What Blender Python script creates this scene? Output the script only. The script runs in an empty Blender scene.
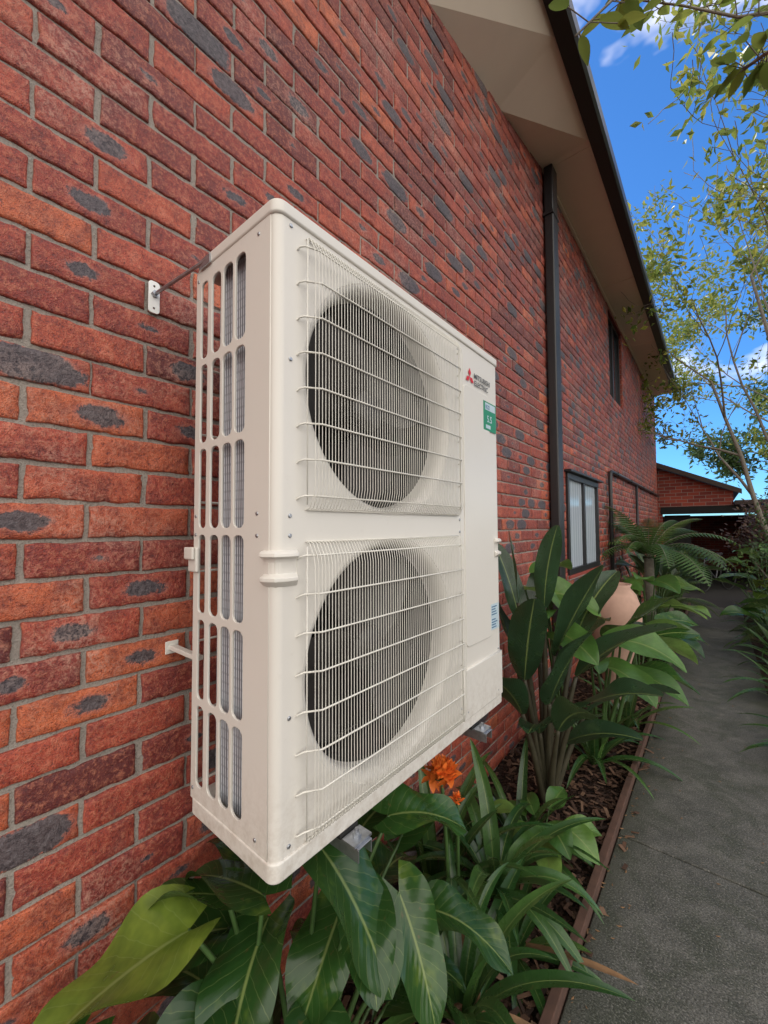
import bpy, math, random
import numpy as np
from mathutils import Vector, Matrix, noise
random.seed(7)
R=random.random
def U(a,b): return a+(b-a)*random.random()
scene=bpy.context.scene
col=scene.collection

# ------------------------------------------------------------ helpers
def empty(name,loc=(0,0,0)):
    o=bpy.data.objects.new(name,None); o.location=loc; o.empty_display_size=.1; col.objects.link(o); return o
class B:
    def __init__(s): s.V=[];s.F=[];s.UV=[];s.R=[]
    def add(s,vs,fs,uvs=None,rnd=None):
        n=len(s.V); s.V+=[tuple(v) for v in vs]; s.F+=[tuple(i+n for i in f) for f in fs]
        s.UV+= uvs if uvs else [(0,0)]*len(vs)
        s.R+= [rnd if rnd is not None else .5]*len(vs) if not isinstance(rnd,list) else rnd
    def box(s,a,b,rnd=None):
        x0,y0,z0=a;x1,y1,z1=b
        s.add([(x0,y0,z0),(x1,y0,z0),(x1,y1,z0),(x0,y1,z0),(x0,y0,z1),(x1,y0,z1),(x1,y1,z1),(x0,y1,z1)],
              [(0,3,2,1),(4,5,6,7),(0,1,5,4),(1,2,6,5),(2,3,7,6),(3,0,4,7)],rnd=rnd)
    def tube(s,pts,rad,seg=6,cap=True,rnd=None):
        pts=[Vector(p) for p in pts]; n=len(pts)
        if not hasattr(rad,'__len__'): rad=[rad]*n
        vs=[];fs=[];prev=None
        for i,p in enumerate(pts):
            t=(pts[min(i+1,n-1)]-pts[max(i-1,0)])
            if t.length<1e-9: t=Vector((0,0,1))
            t.normalize()
            if prev is None:
                a=Vector((0,0,1)) if abs(t.z)<.9 else Vector((1,0,0))
                u=t.cross(a).normalized()
            else:
                u=prev-t*prev.dot(t)
                u=u.normalized() if u.length>1e-6 else t.orthogonal().normalized()
            prev=u; w=t.cross(u)
            for k in range(seg):
                an=2*math.pi*k/seg
                vs.append(p+(u*math.cos(an)+w*math.sin(an))*rad[i])
        for i in range(n-1):
            for k in range(seg):
                a=i*seg+k;b=i*seg+(k+1)%seg
                fs.append((a,b,b+seg,a+seg))
        if cap: fs.append(tuple(range(seg-1,-1,-1))); fs.append(tuple(range((n-1)*seg,n*seg)))
        s.add(vs,fs,rnd=rnd)
    def revolve(s,prof,fn,seg=64):
        vs=[];fs=[];n=len(prof)
        for (r,h) in prof:
            for k in range(seg):
                a=2*math.pi*k/seg; vs.append(fn(r*math.cos(a),r*math.sin(a),h))
        for i in range(n-1):
            for k in range(seg):
                a=i*seg+k;b=i*seg+(k+1)%seg; fs.append((a,b,b+seg,a+seg))
        s.add(vs,fs)
    def obj(s,name,mat,parent=None,smooth=False,bevel=0,loc=(0,0,0)):
        me=bpy.data.meshes.new(name); me.from_pydata(s.V,[],s.F)
        uvl=me.uv_layers.new(name="UVMap")
        li=np.empty(len(me.loops),dtype=np.int32); me.loops.foreach_get("vertex_index",li)
        uv=np.array(s.UV,dtype=np.float32)[li]; uvl.data.foreach_set("uv",uv.ravel())
        at=me.attributes.new("rnd",'FLOAT','POINT'); at.data.foreach_set("value",np.array(s.R,dtype=np.float32))
        if smooth: me.polygons.foreach_set("use_smooth",[True]*len(me.polygons))
        me.materials.append(mat); me.update()
        o=bpy.data.objects.new(name,me); col.objects.link(o); o.location=loc
        if parent: o.parent=parent
        if bevel:
            m=o.modifiers.new("b",'BEVEL'); m.width=bevel; m.segments=3; m.limit_method='ANGLE'; m.harden_normals=False
            me.polygons.foreach_set("use_smooth",[True]*len(me.polygons))
            e=o.modifiers.new("w",'WEIGHTED_NORMAL'); e.keep_sharp=True
        return o
def rrect(cx,cy,w,h,r,n=5):
    p=[]
    for (sx,sy,a0) in ((1,1,0),(-1,1,90),(-1,-1,180),(1,-1,270)):
        for k in range(n+1):
            a=math.radians(a0+90*k/n); p.append((cx+sx*(w/2-r)+r*math.cos(a),cy+sy*(h/2-r)+r*math.sin(a)))
    return p
def circ(cx,cy,r,n=72): return [(cx+r*math.cos(2*math.pi*k/n),cy+r*math.sin(2*math.pi*k/n)) for k in range(n)]
def plate(name,outer,holes,th,mat,parent,fn,bev=.001):
    cu=bpy.data.curves.new(name,'CURVE'); cu.dimensions='2D'; cu.fill_mode='BOTH'; cu.extrude=th/2; cu.bevel_depth=bev; cu.bevel_resolution=1
    for loop in [outer]+holes:
        sp=cu.splines.new('POLY'); sp.points.add(len(loop)-1)
        for p,q in zip(sp.points,loop): p.co=(q[0],q[1],0,1)
        sp.use_cyclic_u=True
    t=bpy.data.objects.new("tmp",cu); col.objects.link(t)
    dg=bpy.context.evaluated_depsgraph_get(); me=bpy.data.meshes.new_from_object(t.evaluated_get(dg))
    bpy.data.objects.remove(t)
    for v in me.vertices: v.co=fn(*v.co)
    me.name=name; me.materials.clear(); me.materials.append(mat)
    o=bpy.data.objects.new(name,me); col.objects.link(o); o.parent=parent; return o

# ------------------------------------------------------------ material helper
class N:
    def __init__(s,name):
        s.m=bpy.data.materials.new(name); s.m.use_nodes=True; s.t=s.m.node_tree; s.t.nodes.clear()
        s.out=s.n('ShaderNodeOutputMaterial'); s.p=s.n('ShaderNodeBsdfPrincipled'); s.l(s.p.outputs[0],s.out.inputs[0])
    def n(s,t,**k):
        x=s.t.nodes.new(t)
        for a,b in k.items(): setattr(x,a,b)
        return x
    def l(s,a,b): s.t.links.new(a,b)
    def obj(s): return s.n('ShaderNodeTexCoord').outputs['Object']
    def uv(s): return s.n('ShaderNodeTexCoord').outputs['UV']
    def noise(s,scale,vec=None,detail=3,rough=.6,dist=0):
        x=s.n('ShaderNodeTexNoise'); x.inputs['Scale'].default_value=scale; x.inputs['Detail'].default_value=detail
        x.inputs['Roughness'].default_value=rough; x.inputs['Distortion'].default_value=dist
        s.l(vec if vec else s.obj(),x.inputs['Vector']); return x.outputs['Fac']
    def vor(s,scale,vec=None,feat='F1'):
        x=s.n('ShaderNodeTexVoronoi',feature=feat); x.inputs['Scale'].default_value=scale
        s.l(vec if vec else s.obj(),x.inputs['Vector']); return x
    def ramp(s,fac,stops):
        x=s.n('ShaderNodeValToRGB'); e=x.color_ramp.elements
        while len(e)<len(stops): e.new(.5)
        for i,(p,c) in enumerate(stops):
            e[i].position=p; e[i].color=(*c,1) if hasattr(c,'__len__') else (c,c,c,1)
        s.l(fac,x.inputs[0]); return x.outputs[0]
    def mix(s,f,a,b,mode='MIX'):
        x=s.n('ShaderNodeMix',data_type='RGBA',blend_type=mode)
        for i,v in ((0,f),(6,a),(7,b)):
            if isinstance(v,bpy.types.NodeSocket): s.l(v,x.inputs[i])
            else: x.inputs[i].default_value=v if i==0 else (*v,1)
        return x.outputs[2]
    def math(s,op,a,b=0,c=0,clamp=False):
        x=s.n('ShaderNodeMath',operation=op,use_clamp=clamp)
        for i,v in enumerate((a,b,c)):
            if isinstance(v,bpy.types.NodeSocket): s.l(v,x.inputs[i])
            else: x.inputs[i].default_value=v
        return x.outputs[0]
    def attr(s,name,out='Fac'):
        x=s.n('ShaderNodeAttribute'); x.attribute_name=name; return x.outputs[out]
    def bump(s,h,strength=.3,dist=.01,nrm=None):
        x=s.n('ShaderNodeBump'); x.inputs['Strength'].default_value=strength; x.inputs['Distance'].default_value=dist
        s.l(h,x.inputs['Height'])
        return x.outputs[0]
    def fin(s,color=None,rough=None,metal=None,nrm=None,spec=None):
        for k,v in (('Base Color',color),('Roughness',rough),('Metallic',metal),('Normal',nrm),('Specular IOR Level',spec)):
            if v is None: continue
            if isinstance(v,bpy.types.NodeSocket): s.l(v,s.p.inputs[k])
            elif k=='Base Color': s.p.inputs[k].default_value=(*v,1)
            else: s.p.inputs[k].default_value=v
        return s.m
def simple(name,c,rough=.5,metal=0,var=.12,scale=30,bump=.0):
    m=N(name); nz=m.noise(scale,None,2)
    cc=m.mix(nz,tuple(x*(1-var) for x in c),tuple(min(1,x*(1+var)) for x in c))
    r=m.math('MULTIPLY_ADD',nz,.15,rough-.07)
    return m.fin(cc,r,metal,m.bump(nz,bump,.002) if bump else None)

# ------------------------------------------------------------ materials
def mat_brick():
    m=N("brick_clay"); o=m.obj()
    c=m.attr("bcol",'Color'); sep=m.n('ShaderNodeSeparateColor'); m.l(c,sep.inputs[0]); r,g,b=sep.outputs[0],sep.outputs[1],sep.outputs[2]
    base=m.ramp(r,[(0,(.13,.022,.022)),(.3,(.29,.040,.028)),(.6,(.43,.070,.038)),(1,(.60,.14,.052))])
    n1=m.noise(16,o,4,.72); n2=m.noise(95,o,3,.8); n3=m.noise(420,o,1,.6); n0=m.noise(2.2,o,3,.7)
    base=m.mix(m.ramp(n1,[(.42,0),(.66,.7)]),base,(.15,.030,.028))
    base=m.mix(m.ramp(n1,[(.30,.5),(.43,0)]),base,(.62,.21,.13))
    base=m.mix(m.ramp(n2,[(.48,0),(.66,.55)]),base,(.58,.22,.13))
    base=m.mix(m.ramp(n2,[(.33,.7),(.44,0)]),base,(.10,.026,.026))
    base=m.mix(m.ramp(n3,[(.56,0),(.70,.7)]),base,(.08,.03,.03))
    sx=m.n('ShaderNodeSeparateXYZ'); m.l(m.uv(),sx.inputs[0])
    du=m.math('MULTIPLY',m.math('SUBTRACT',sx.outputs[0],m.math('MULTIPLY_ADD',b,.2,.40)),3.6)
    dv=m.math('MULTIPLY',m.math('SUBTRACT',sx.outputs[1],.5),2.7)
    d=m.math('SQRT',m.math('ADD',m.math('MULTIPLY',du,du),m.math('MULTIPLY',dv,dv)))
    d=m.math('ADD',d,m.math('MULTIPLY',m.math('SUBTRACT',n1,.5),1.5))
    d=m.math('ADD',d,m.math('MULTIPLY',m.math('SUBTRACT',n2,.5),.7))
    d=m.math('SUBTRACT',d,m.math('MULTIPLY_ADD',g,2.2,-.95))
    mask=m.ramp(d,[(.32,1),(.50,0)])
    ring=m.ramp(d,[(.3,0),(.48,.45),(.66,0)])
    on=m.math('GREATER_THAN',g,.05)
    base=m.mix(m.math('MULTIPLY',ring,on),base,(.50,.17,.13))
    dark=m.mix(m.ramp(n2,[(.3,0),(.7,1)]),(.020,.021,.028),(.135,.13,.145))
    base=m.mix(m.math('MULTIPLY',m.math('MULTIPLY',mask,on),.94),base,dark)
    wh=m.math('MULTIPLY',m.ramp(n0,[(.52,0),(.70,.5)]),m.ramp(n2,[(.42,0),(.6,1)]))
    base=m.mix(wh,base,(.52,.36,.30))
    h=m.math('ADD',m.math('MULTIPLY',n2,1.1),m.math('MULTIPLY',n3,.4))
    return m.fin(base,m.math('MULTIPLY_ADD',n2,.3,.36),0,m.bump(h,.9,.005),.5)
def mat_mortar():
    m=N("mortar"); o=m.obj(); n1=m.noise(9,o,3,.7); n2=m.noise(220,o,2,.7)
    c=m.mix(n1,(.24,.215,.195),(.44,.40,.35)); c=m.mix(m.ramp(n2,[(.5,0),(.7,.6)]),c,(.15,.13,.115))
    return m.fin(c,.95,0,m.bump(n2,.8,.005),.2)
def mat_brickwall():
    m=N("brickwork"); t=m.n('ShaderNodeTexBrick'); o=m.obj()
    mp=m.n('ShaderNodeMapping'); mp.inputs['Rotation'].default_value=(math.radians(90),0,0); m.l(o,mp.inputs[0]); m.l(mp.outputs[0],t.inputs[0])
    t.inputs['Color1'].default_value=(.33,.06,.035,1);t.inputs['Color2'].default_value=(.17,.028,.022,1);t.inputs['Mortar'].default_value=(.26,.23,.2,1)
    t.inputs['Scale'].default_value=1;t.inputs['Brick Width'].default_value=.24;t.inputs['Row Height'].default_value=.086;t.inputs['Mortar Size'].default_value=.005
    return m.fin(t.outputs[0],.85)
def mat_paint():
    m=N("ivory_painted_metal"); o=m.obj(); n=m.noise(3,o,3,.6)
    c=m.mix(n,(.68,.655,.60),(.735,.71,.66))
    c=m.mix(m.ramp(m.noise(22,o,4,.8),[(.60,0),(.85,.25)]),c,(.46,.41,.34))
    sx=m.n('ShaderNodeSeparateXYZ'); m.l(o,sx.inputs[0])
    dust=m.math('MULTIPLY',m.ramp(sx.outputs[2],[(.0,.5),(.22,0)]),m.ramp(m.noise(40,o,3,.8),[(.4,0),(.7,1)]))
    c=m.mix(dust,c,(.40,.34,.27))
    return m.fin(c,m.math('MULTIPLY_ADD',n,.14,.25),0,None,.5)
def mat_coil():
    m=N("coil_fins"); sx=m.n('ShaderNodeSeparateXYZ'); m.l(m.obj(),sx.inputs[0])
    s=m.math('SINE',m.math('MULTIPLY',m.math('ADD',sx.outputs[0],sx.outputs[1]),2*math.pi/.0085))
    z=m.math('SINE',m.math('MULTIPLY',sx.outputs[2],2*math.pi/.021))
    c=m.mix(m.ramp(m.math('MULTIPLY_ADD',s,.5,.5),[(.25,0),(.6,1)]),(.10,.12,.15),(.66,.71,.77))
    c=m.mix(m.math('MULTIPLY',m.math('GREATER_THAN',z,.7),.35),c,(.2,.22,.26))
    return m.fin(c,.45,.0)
def mat_concrete():
    m=N("weathered_concrete"); o=m.obj()
    n1=m.noise(1.6,o,5,.65); n2=m.noise(9,o,4,.7); n3=m.noise(150,o,3,.7)
    c=m.mix(m.ramp(n1,[(.3,0),(.7,1)]),(.062,.063,.054),(.135,.131,.113))
    c=m.mix(m.ramp(n2,[(.45,0),(.70,.65)]),c,(.19,.184,.163))
    c=m.mix(m.ramp(m.noise(3.2,o,4,.75,.6),[(.46,0),(.60,.75)]),c,(.048,.056,.036))
    c=m.mix(m.ramp(n3,[(.50,0),(.64,.75)]),c,(.032,.032,.027))
    c=m.mix(m.ramp(n3,[(.35,.7),(.45,0)]),c,(.29,.28,.25))
    sx=m.n('ShaderNodeSeparateXYZ'); m.l(o,sx.inputs[0])
    e=m.math('ADD',m.math('ABSOLUTE',m.math('SUBTRACT',sx.outputs[0],.6)),m.math('MULTIPLY',m.math('SUBTRACT',n2,.5),.26))
    c=m.mix(m.ramp(e,[(.24,0),(.39,.75)]),c,(.034,.038,.022))
    return m.fin(c,m.math('MULTIPLY_ADD',n2,.3,.45),0,m.bump(m.math('ADD',n3,m.math('MULTIPLY',n2,1.5)),.7,.008),.4)
def mat_soil():
    m=N("mulch_soil"); o=m.obj(); v=m.vor(55,o); n=m.noise(30,o,3,.8)
    c=m.mix(v.outputs['Color'],(.022,.013,.010),(.085,.045,.03)); c=m.mix(m.ramp(n,[(.4,0),(.7,.7)]),c,(.012,.009,.007))
    return m.fin(c,.95,0,m.bump(v.outputs['Distance'],1,.03),.2)
def mat_leaf(name,c0,c1,c2,vein=(.25,.32,.10),nv=16,rough=.32,trans=.25,veinstr=.5,brown=.3,cheap=False):
    m=N(name); r=m.attr("rnd"); o=m.obj()
    c=m.ramp(r,[(0,c0),(.6,c1),(1,c2)])
    if not cheap:
        nn=m.noise(11,o,3,.7)
        c=m.mix(m.ramp(nn,[(.40,0),(.7,.6)]),c,tuple(x*.5 for x in c1))
        c=m.mix(m.ramp(nn,[(.25,.5),(.42,0)]),c,c2)
        sx=m.n('ShaderNodeSeparateXYZ'); m.l(m.uv(),sx.inputs[0])
        du=m.math('ABSOLUTE',m.math('SUBTRACT',sx.outputs[0],.5))
        mid=m.ramp(du,[(.010,1),(.03,0)])
        vv=m.math('MULTIPLY',mid,.75); h=None
        if veinstr>0:
            w=m.math('FRACT',m.math('ADD',m.math('SUBTRACT',m.math('MULTIPLY',sx.outputs[1],nv),m.math('MULTIPLY',m.math('POWER',du,.8),nv*.5)),m.math('MULTIPLY',nn,.9)))
            sv=m.ramp(w,[(0,1),(.05,0),(.96,0),(1,1)])
            vv=m.math('MAXIMUM',vv,m.math('MULTIPLY',sv,veinstr*.45))
            h=m.math('ABSOLUTE',m.math('SUBTRACT',w,.5))
        c=m.mix(vv,c,vein)
        n5=m.noise(38,o,2,.8)
        c=m.mix(m.ramp(n5,[(.68,0),(.73,.8*brown*2)]),c,(.13,.085,.03))
        m.fin(c,m.math('MULTIPLY_ADD',nn,.3,rough-.12),0,m.bump(h,.25,.004) if h else None,.55)
    else: m.fin(c,rough,0,None,.4)
    tr=m.n('ShaderNodeBsdfTranslucent'); m.l(m.mix(.4,c,vein),tr.inputs[0])
    mx=m.n('ShaderNodeMixShader'); mx.inputs[0].default_value=trans
    m.l(m.p.outputs[0],mx.inputs[1]); m.l(tr.outputs[0],mx.inputs[2]); m.l(mx.outputs[0],m.out.inputs[0])
    return m.m
def mat_bark():
    m=N("bark"); o=m.obj(); n=m.noise(25,o,3,.7)
    return m.fin(m.mix(n,(.08,.068,.055),(.30,.27,.22)),.9,0,None)
M_brick=mat_brick();M_mortar=mat_mortar();M_bw=mat_brickwall();M_paint=mat_paint();M_coil=mat_coil()
M_conc=mat_concrete();M_soil=mat_soil();M_bark=mat_bark()
M_phil=mat_leaf("glossy_leaf",(.016,.052,.014),(.038,.11,.022),(.20,.27,.035),nv=10,rough=.20,veinstr=.7)
M_strap=mat_leaf("strap_leaf",(.018,.058,.016),(.034,.10,.024),(.08,.17,.04),rough=.25,veinstr=0,brown=.2)
M_bird=mat_leaf("paddle_leaf",(.016,.045,.022),(.032,.078,.034),(.07,.13,.045),nv=26,rough=.27,veinstr=.3,trans=.18,brown=.15)
M_alo=mat_leaf("bright_leaf",(.05,.14,.03),(.10,.23,.045),(.22,.36,.08),nv=9,rough=.30,veinstr=.6,trans=.35,brown=.15)
M_fern=mat_leaf("fern_leaf",(.03,.075,.02),(.06,.13,.03),(.11,.18,.04),rough=.5,cheap=True)
M_tree=mat_leaf("tree_leaf",(.07,.14,.02),(.22,.26,.035),(.42,.38,.06),rough=.45,trans=.45,cheap=True)
M_dtree=mat_leaf("dark_tree_leaf",(.02,.05,.015),(.04,.09,.02),(.09,.15,.03),rough=.45,trans=.3,cheap=True)
M_ptree=mat_leaf("purple_shrub_leaf",(.05,.03,.035),(.10,.05,.05),(.16,.10,.06),rough=.45,trans=.3,cheap=True)
M_dead=simple("dry_leaf",(.20,.11,.05),.8,0,.4)
M_black=simple("black_paint",(.018,.018,.020),.38)
M_dark=simple("dark_interior",(.018,.017,.016),.7)
M_fan=simple("grey_fan_plastic",(.034,.031,.029),.45)
M_wire=simple("coated_wire",(.68,.66,.60),.40)
M_galv=simple("galvanised_steel",(.40,.42,.45),.36,.9,.4,60,.1)
M_soffit=simple("beige_soffit",(.80,.71,.58),.75,0,.05,4)
M_roof=simple("roof_tile",(.05,.035,.03),.8,0,.3,10)
M_timber=simple("weathered_timber_edging",(.09,.046,.031),.85,0,.6,18,.4)
M_terra=simple("pale_terracotta",(.46,.29,.22),.75,0,.3,9)
M_orange=simple("orange_petal",(.92,.19,.03),.5,0,.35,40)
M_stem=simple("green_stem",(.055,.11,.03),.45,0,.3,30)
M_stemd=simple("dark_stem",(.05,.045,.025),.6,0,.5,20)
M_rubber=simple("rubber",(.02,.02,.02),.7)
M_white=simple("white_plastic",(.8,.8,.78),.4)

# ------------------------------------------------------------ brick house
WX=-.49
house=empty("brick_house")
wins=[(3.8,5.15,1.07,2.10),(6.2,7.3,3.47,4.80)]
def build_bricks():
    V=[];F=[];UVs=[];C=[]
    Y0,Y1,ZT=-2.6,12.1,4.93
    rows=int(ZT/.086)+1
    rg=random.Random(3)
    for k in range(rows):
        z0=-.013+k*.086; z1=z0+.0755
        off=-.292 if k%2 else -.172
        j0=int((Y0-off)/.24)-1
        y=off+j0*.24
        while y<Y1:
            a,b=y+rg.uniform(-.003,.003),y+.229+rg.uniform(-.003,.003); y+=.24
            a=max(a,Y0);b=min(b,Y1)
            if b-a<.02: continue
            segs=[(a,b)]
            for (wa,wb,wz0,wz1) in wins:
                if z0+.04>wz0 and z0+.04<wz1:
                    ns=[]
                    for (p,q) in segs:
                        if q<=wa or p>=wb: ns.append((p,q));continue
                        if p<wa: ns.append((p,wa))
                        if q>wb: ns.append((wb,q))
                    segs=ns
            for (p,q) in segs:
                if q-p<.02: continue
                hue=min(1,max(0,rg.gauss(.58,.27)-.18*min(1,max(0,(p-.4)/3))-.16*max(0,min(1,(z0-1.9)/1.2))))  # skylight painted into brick colour: more crimson along the wall and upward
                x=rg.random(); bl=0
                far=min(1,max(0,(p+(z0-1.8)*.5)/2.5))
                if x<.44: bl=rg.uniform(.28,.62)
                elif x<.49+.11*far: bl=rg.uniform(.75,1)
                cc=(hue,bl,rg.random(),1)
                xo=WX+rg.uniform(-.0025,.0025)
                za=z0+rg.uniform(-.0018,.0018); zb=z1+rg.uniform(-.0018,.0018)
                hi=(p<3.0 and p>-1.0 and z0>.3 and z0<3.6)
                if hi:
                    ss=[0,0,.007,.02]+[.02+.96*i/14 for i in range(1,14)]+[.98,.993,1,1]
                    ts=[0,0,.02,.06]+[.06+.88*i/5 for i in range(1,5)]+[.94,.98,1,1]
                else:
                    ss=[0,0,.012,.988,1,1]; ts=[0,0,.04,.96,1,1]
                ns_,nt=len(ss),len(ts); n=len(V)
                for j,t in enumerate(ts):
                    for i,s in enumerate(ss):
                        yy=p+(q-p)*s; zz=za+(zb-za)*t
                        e=min(min(i,ns_-1-i),min(j,nt-1-j))
                        xx=xo
                        if e==0: xx=WX-.02
                        elif e==1: xx=xo-.0045
                        elif e==2: xx=xo-.0014
                        if hi:
                            nv=noise.noise_vector(Vector((yy*28,zz*28,k*3.1+j0)))
                            nw=noise.noise_vector(Vector((yy*110,zz*110,k*1.7)))
                            wgt=1 if e<=2 else .4
                            yy+=(nv.x*.0032+nw.x*.0018)*wgt; zz+=(nv.y*.0034+nw.y*.0020)*wgt
                            if e>0: xx+=nv.z*.0016+nw.z*.0011-(max(0,nv.x+nw.x-.42)*.018 if e<=2 else 0)
                        V.append((xx,yy,zz)); UVs.append((s,t)); C.append(cc)
                for j in range(nt-1):
                    for i in range(ns_-1):
                        a_=n+j*ns_+i; F.append((a_,a_+1,a_+1+ns_,a_+ns_))
    me=bpy.data.meshes.new("wall_bricks"); me.from_pydata(V,[],F)
    uvl=me.uv_layers.new(name="UVMap"); li=np.empty(len(me.loops),dtype=np.int32); me.loops.foreach_get("vertex_index",li)
    uvl.data.foreach_set("uv",np.array(UVs,dtype=np.float32)[li].ravel())
    at=me.attributes.new("bcol",'FLOAT_COLOR','POINT'); at.data.foreach_set("color",np.array(C,dtype=np.float32).ravel())
    me.polygons.foreach_set("use_smooth",[True]*len(me.polygons))
    me.materials.append(M_brick); o=bpy.data.objects.new("wall_bricks",me); col.objects.link(o); o.parent=house
build_bricks()
q=B(); mx=WX-.0075
def mq(y0,y1,z0,z1): q.add([(mx,y0,z0),(mx,y1,z0),(mx,y1,z1),(mx,y0,z1)],[(0,1,2,3)])
w1,w2=wins
mq(-2.6,w1[0],-.1,4.93); mq(w1[0],w1[1],-.1,w1[2]); mq(w1[0],w1[1],w1[3],4.93); mq(w1[1],w2[0],-.1,4.93)
mq(w2[0],w2[1],-.1,w2[2]); mq(w2[0],w2[1],w2[3],4.93); mq(w2[1],12.1,-.1,4.93)
q.obj("mortar_bed",M_mortar,house)
q=B(); q.box((-7,-2.6,-.1),(WX-.13,-2.48,4.93)); q.box((-7,11.98,-.1),(WX-.02,12.1,4.93)); q.box((-7.1,-2.6,-.1),(-7,12.1,4.93)); q.obj("outer_walls",M_bw,house)
q=B()
for (a,b,c,d) in wins:
    x0=WX-.12;x1=WX-.004
    q.box((x0,a-.05,c-.05),(x1,a-.0005,d+.05));q.box((x0,b+.0005,c-.05),(x1,b+.05,d+.05))
    q.box((x0,a,d+.0005),(x1,b,d+.05));q.box((x0,a,c-.05),(x1,b,c-.0005))
q.obj("window_reveals",M_bw,house)
mg=N("window_glass"); mg.fin((.03,.04,.05),.03,0,None,.8)
M_glass=mg.m
mg2=N("curtained_glass"); sx=mg2.n('ShaderNodeSeparateXYZ'); mg2.l(mg2.obj(),sx.inputs[0])
cs=mg2.math('SINE',mg2.math('MULTIPLY',sx.outputs[1],70)); mg2.fin(mg2.mix(mg2.math('MULTIPLY_ADD',cs,.4,.5),(.36,.42,.49),(.56,.63,.70)),.10,0,None,.8)
for i,(a,b,c,d) in enumerate(wins):
    q=B(); x=WX-.03 if i==0 else WX-.09; f=.06 if i==0 else .045
    q.box((x,a,c),(x+.05,b,c+f));q.box((x,a,d-f),(x+.05,b,d));q.box((x,a,c+f),(x+.05,a+f,d-f));q.box((x,b-f,c+f),(x+.05,b,d-f))
    m_=(a+b)/2; q.box((x+.004,m_-.03,c+f),(x+.045,m_+.03,d-f))
    q.obj("window_frame_%d"%(i+1),M_black,house,bevel=.003)
    q=B(); q.box((x+.01,a+f,c+f),(x+.018,b-f,d-f)); q.obj("window_pane_%d"%(i+1),mg2.m if i==0 else M_glass,house)
q=B(); q.box((WX-.1,3.76,1.025),(WX+.03,5.19,1.068)); q.obj("window_sill",M_bw,house,bevel=.004)
q=B(); q.box((WX+.001,3.74,2.102),(WX+.07,5.21,2.125)); q.obj("window_head_flashing",M_black,house,bevel=.003)
q=B(); SO=-.085
ys=[-2.6,0,1.3,2.3,3.25]; zi=[3.6,4.17,4.45,4.66,4.87]
for i in range(len(ys)-1):
    q.add([(WX-.02,ys[i],zi[i]),(SO,ys[i],4.875),(SO,ys[i+1],4.875),(WX-.02,ys[i+1],zi[i+1])],[(0,1,2,3)])
q.add([(WX-.02,3.25,4.87),(SO,3.25,4.875),(SO,11.7,4.875),(WX-.02,11.7,4.87)],[(0,1,2,3)])
q.box((WX-.02,11.7,4.86),(SO,11.73,5.0))
q.obj("soffit",M_soffit,house)
q=B(); 
q.box((WX-.005,3.27,4.845),(WX+.02,11.7,4.868)); q.obj("soffit_bead",M_soffit,house)
q=B()
for yy in (3.3,5.7,8.1,10.5): q.box((WX+.02,yy,4.8665),(SO,yy+.025,4.873))
q.obj("soffit_joints",M_soffit,house)
q=B(); 
prof=[(SO,4.855),(SO+.10,4.86),(SO+.118,4.88),(SO+.118,4.985),(SO+.105,4.99),(SO+.10,4.965),(SO+.005,4.965),(SO,4.96)]
vs=[];n=len(prof)
for yy in (-2.6,11.75):
    vs+=[(x,yy,z) for x,z in prof]
fs=[(i,(i+1)%n,(i+1)%n+n,i+n) for i in range(n)]+[tuple(range(n-1,-1,-1)),tuple(range(n,2*n))]
q.add(vs,fs); q.obj("gutter",M_black,house)
q=B(); q.add([(SO+.05,-2.7,5.0),(SO+.05,11.8,5.0),(-3.8,11.8,6.9),(-3.8,-2.7,6.9),(-7.6,-2.7,5.0),(-7.6,11.8,5.0)],[(0,1,2,3),(3,2,5,4)]); 
q.add([(SO+.05,11.79,4.99),(-3.8,11.79,6.88),(-7.6,11.79,4.99)],[(0,1,2)]);q.add([(SO+.05,-2.69,4.99),(-3.8,-2.69,6.88),(-7.6,-2.69,4.99)],[(0,1,2)])
q.obj("roof",M_roof,house)
dp=B(); dp.box((WX+.012,3.25,.05),(WX+.092,3.40,4.87)); o=dp.obj("downpipe",M_black,house,bevel=.012)
dp=B()
for zz in (1.2,4.4): dp.box((WX+.002,3.235,zz),(WX+.097,3.415,zz+.03))
dp.obj("downpipe_straps",M_black,house,bevel=.003)
dp=B()
dp.tube([(WX+.04,11.9,2.32),(WX+.04,5.9,2.32),(WX+.04,5.82,2.29),(WX+.04,5.8,2.2),(WX+.04,5.8,.1)],.026,8)
dp.tube([(WX+.04,8.2,2.32),(WX+.04,8.2,.1)],.022,8)
for yy in (6.3,7.5,9,10.5): dp.box((WX,yy,2.29),(WX+.07,yy+.02,2.35))
dp.obj("wall_pipework",M_black,house,smooth=True)

# ------------------------------------------------------------ air conditioner
ac=empty("air_conditioner_outdoor_unit",(0,0,.88))
W,H,D=1.05,1.338,.33
fans=[(.368,1.003),(.368,.348)]
RO,RT=.301,.274
plate("front_panel",[(.02,.035),(.735,.035),(.735,H-.022),(.02,H-.022)],[circ(c[0],c[1],RO,96) for c in fans],.003,M_paint,ac,lambda x,y,z:(z-.003,x,y))
plate("service_panel",[(.7385,.20),(W-.02,.20),(W-.02,H-.022),(.7385,H-.022)],[],.003,M_paint,ac,lambda x,y,z:(z-.003,x,y))
plate("lower_service_cover",[(.7385,.04),(W-.014,.04),(W-.014,.197),(.7385,.197)],[],.008,M_paint,ac,lambda x,y,z:(z+.001,x,y),.003)
plate("raised_service_door",rrect(.865,.72,.20,.90,.02),[],.002,M_paint,ac,lambda x,y,z:(z+.0005,x,y),.0015)
q=B(); q.box((-.012,.03,.03),(-.008,W-.02,.044)); q.box((-.012,.730,.03),(-.008,.745,H-.03)); q.obj("panel_gap_backing",M_dark,ac)
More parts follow.
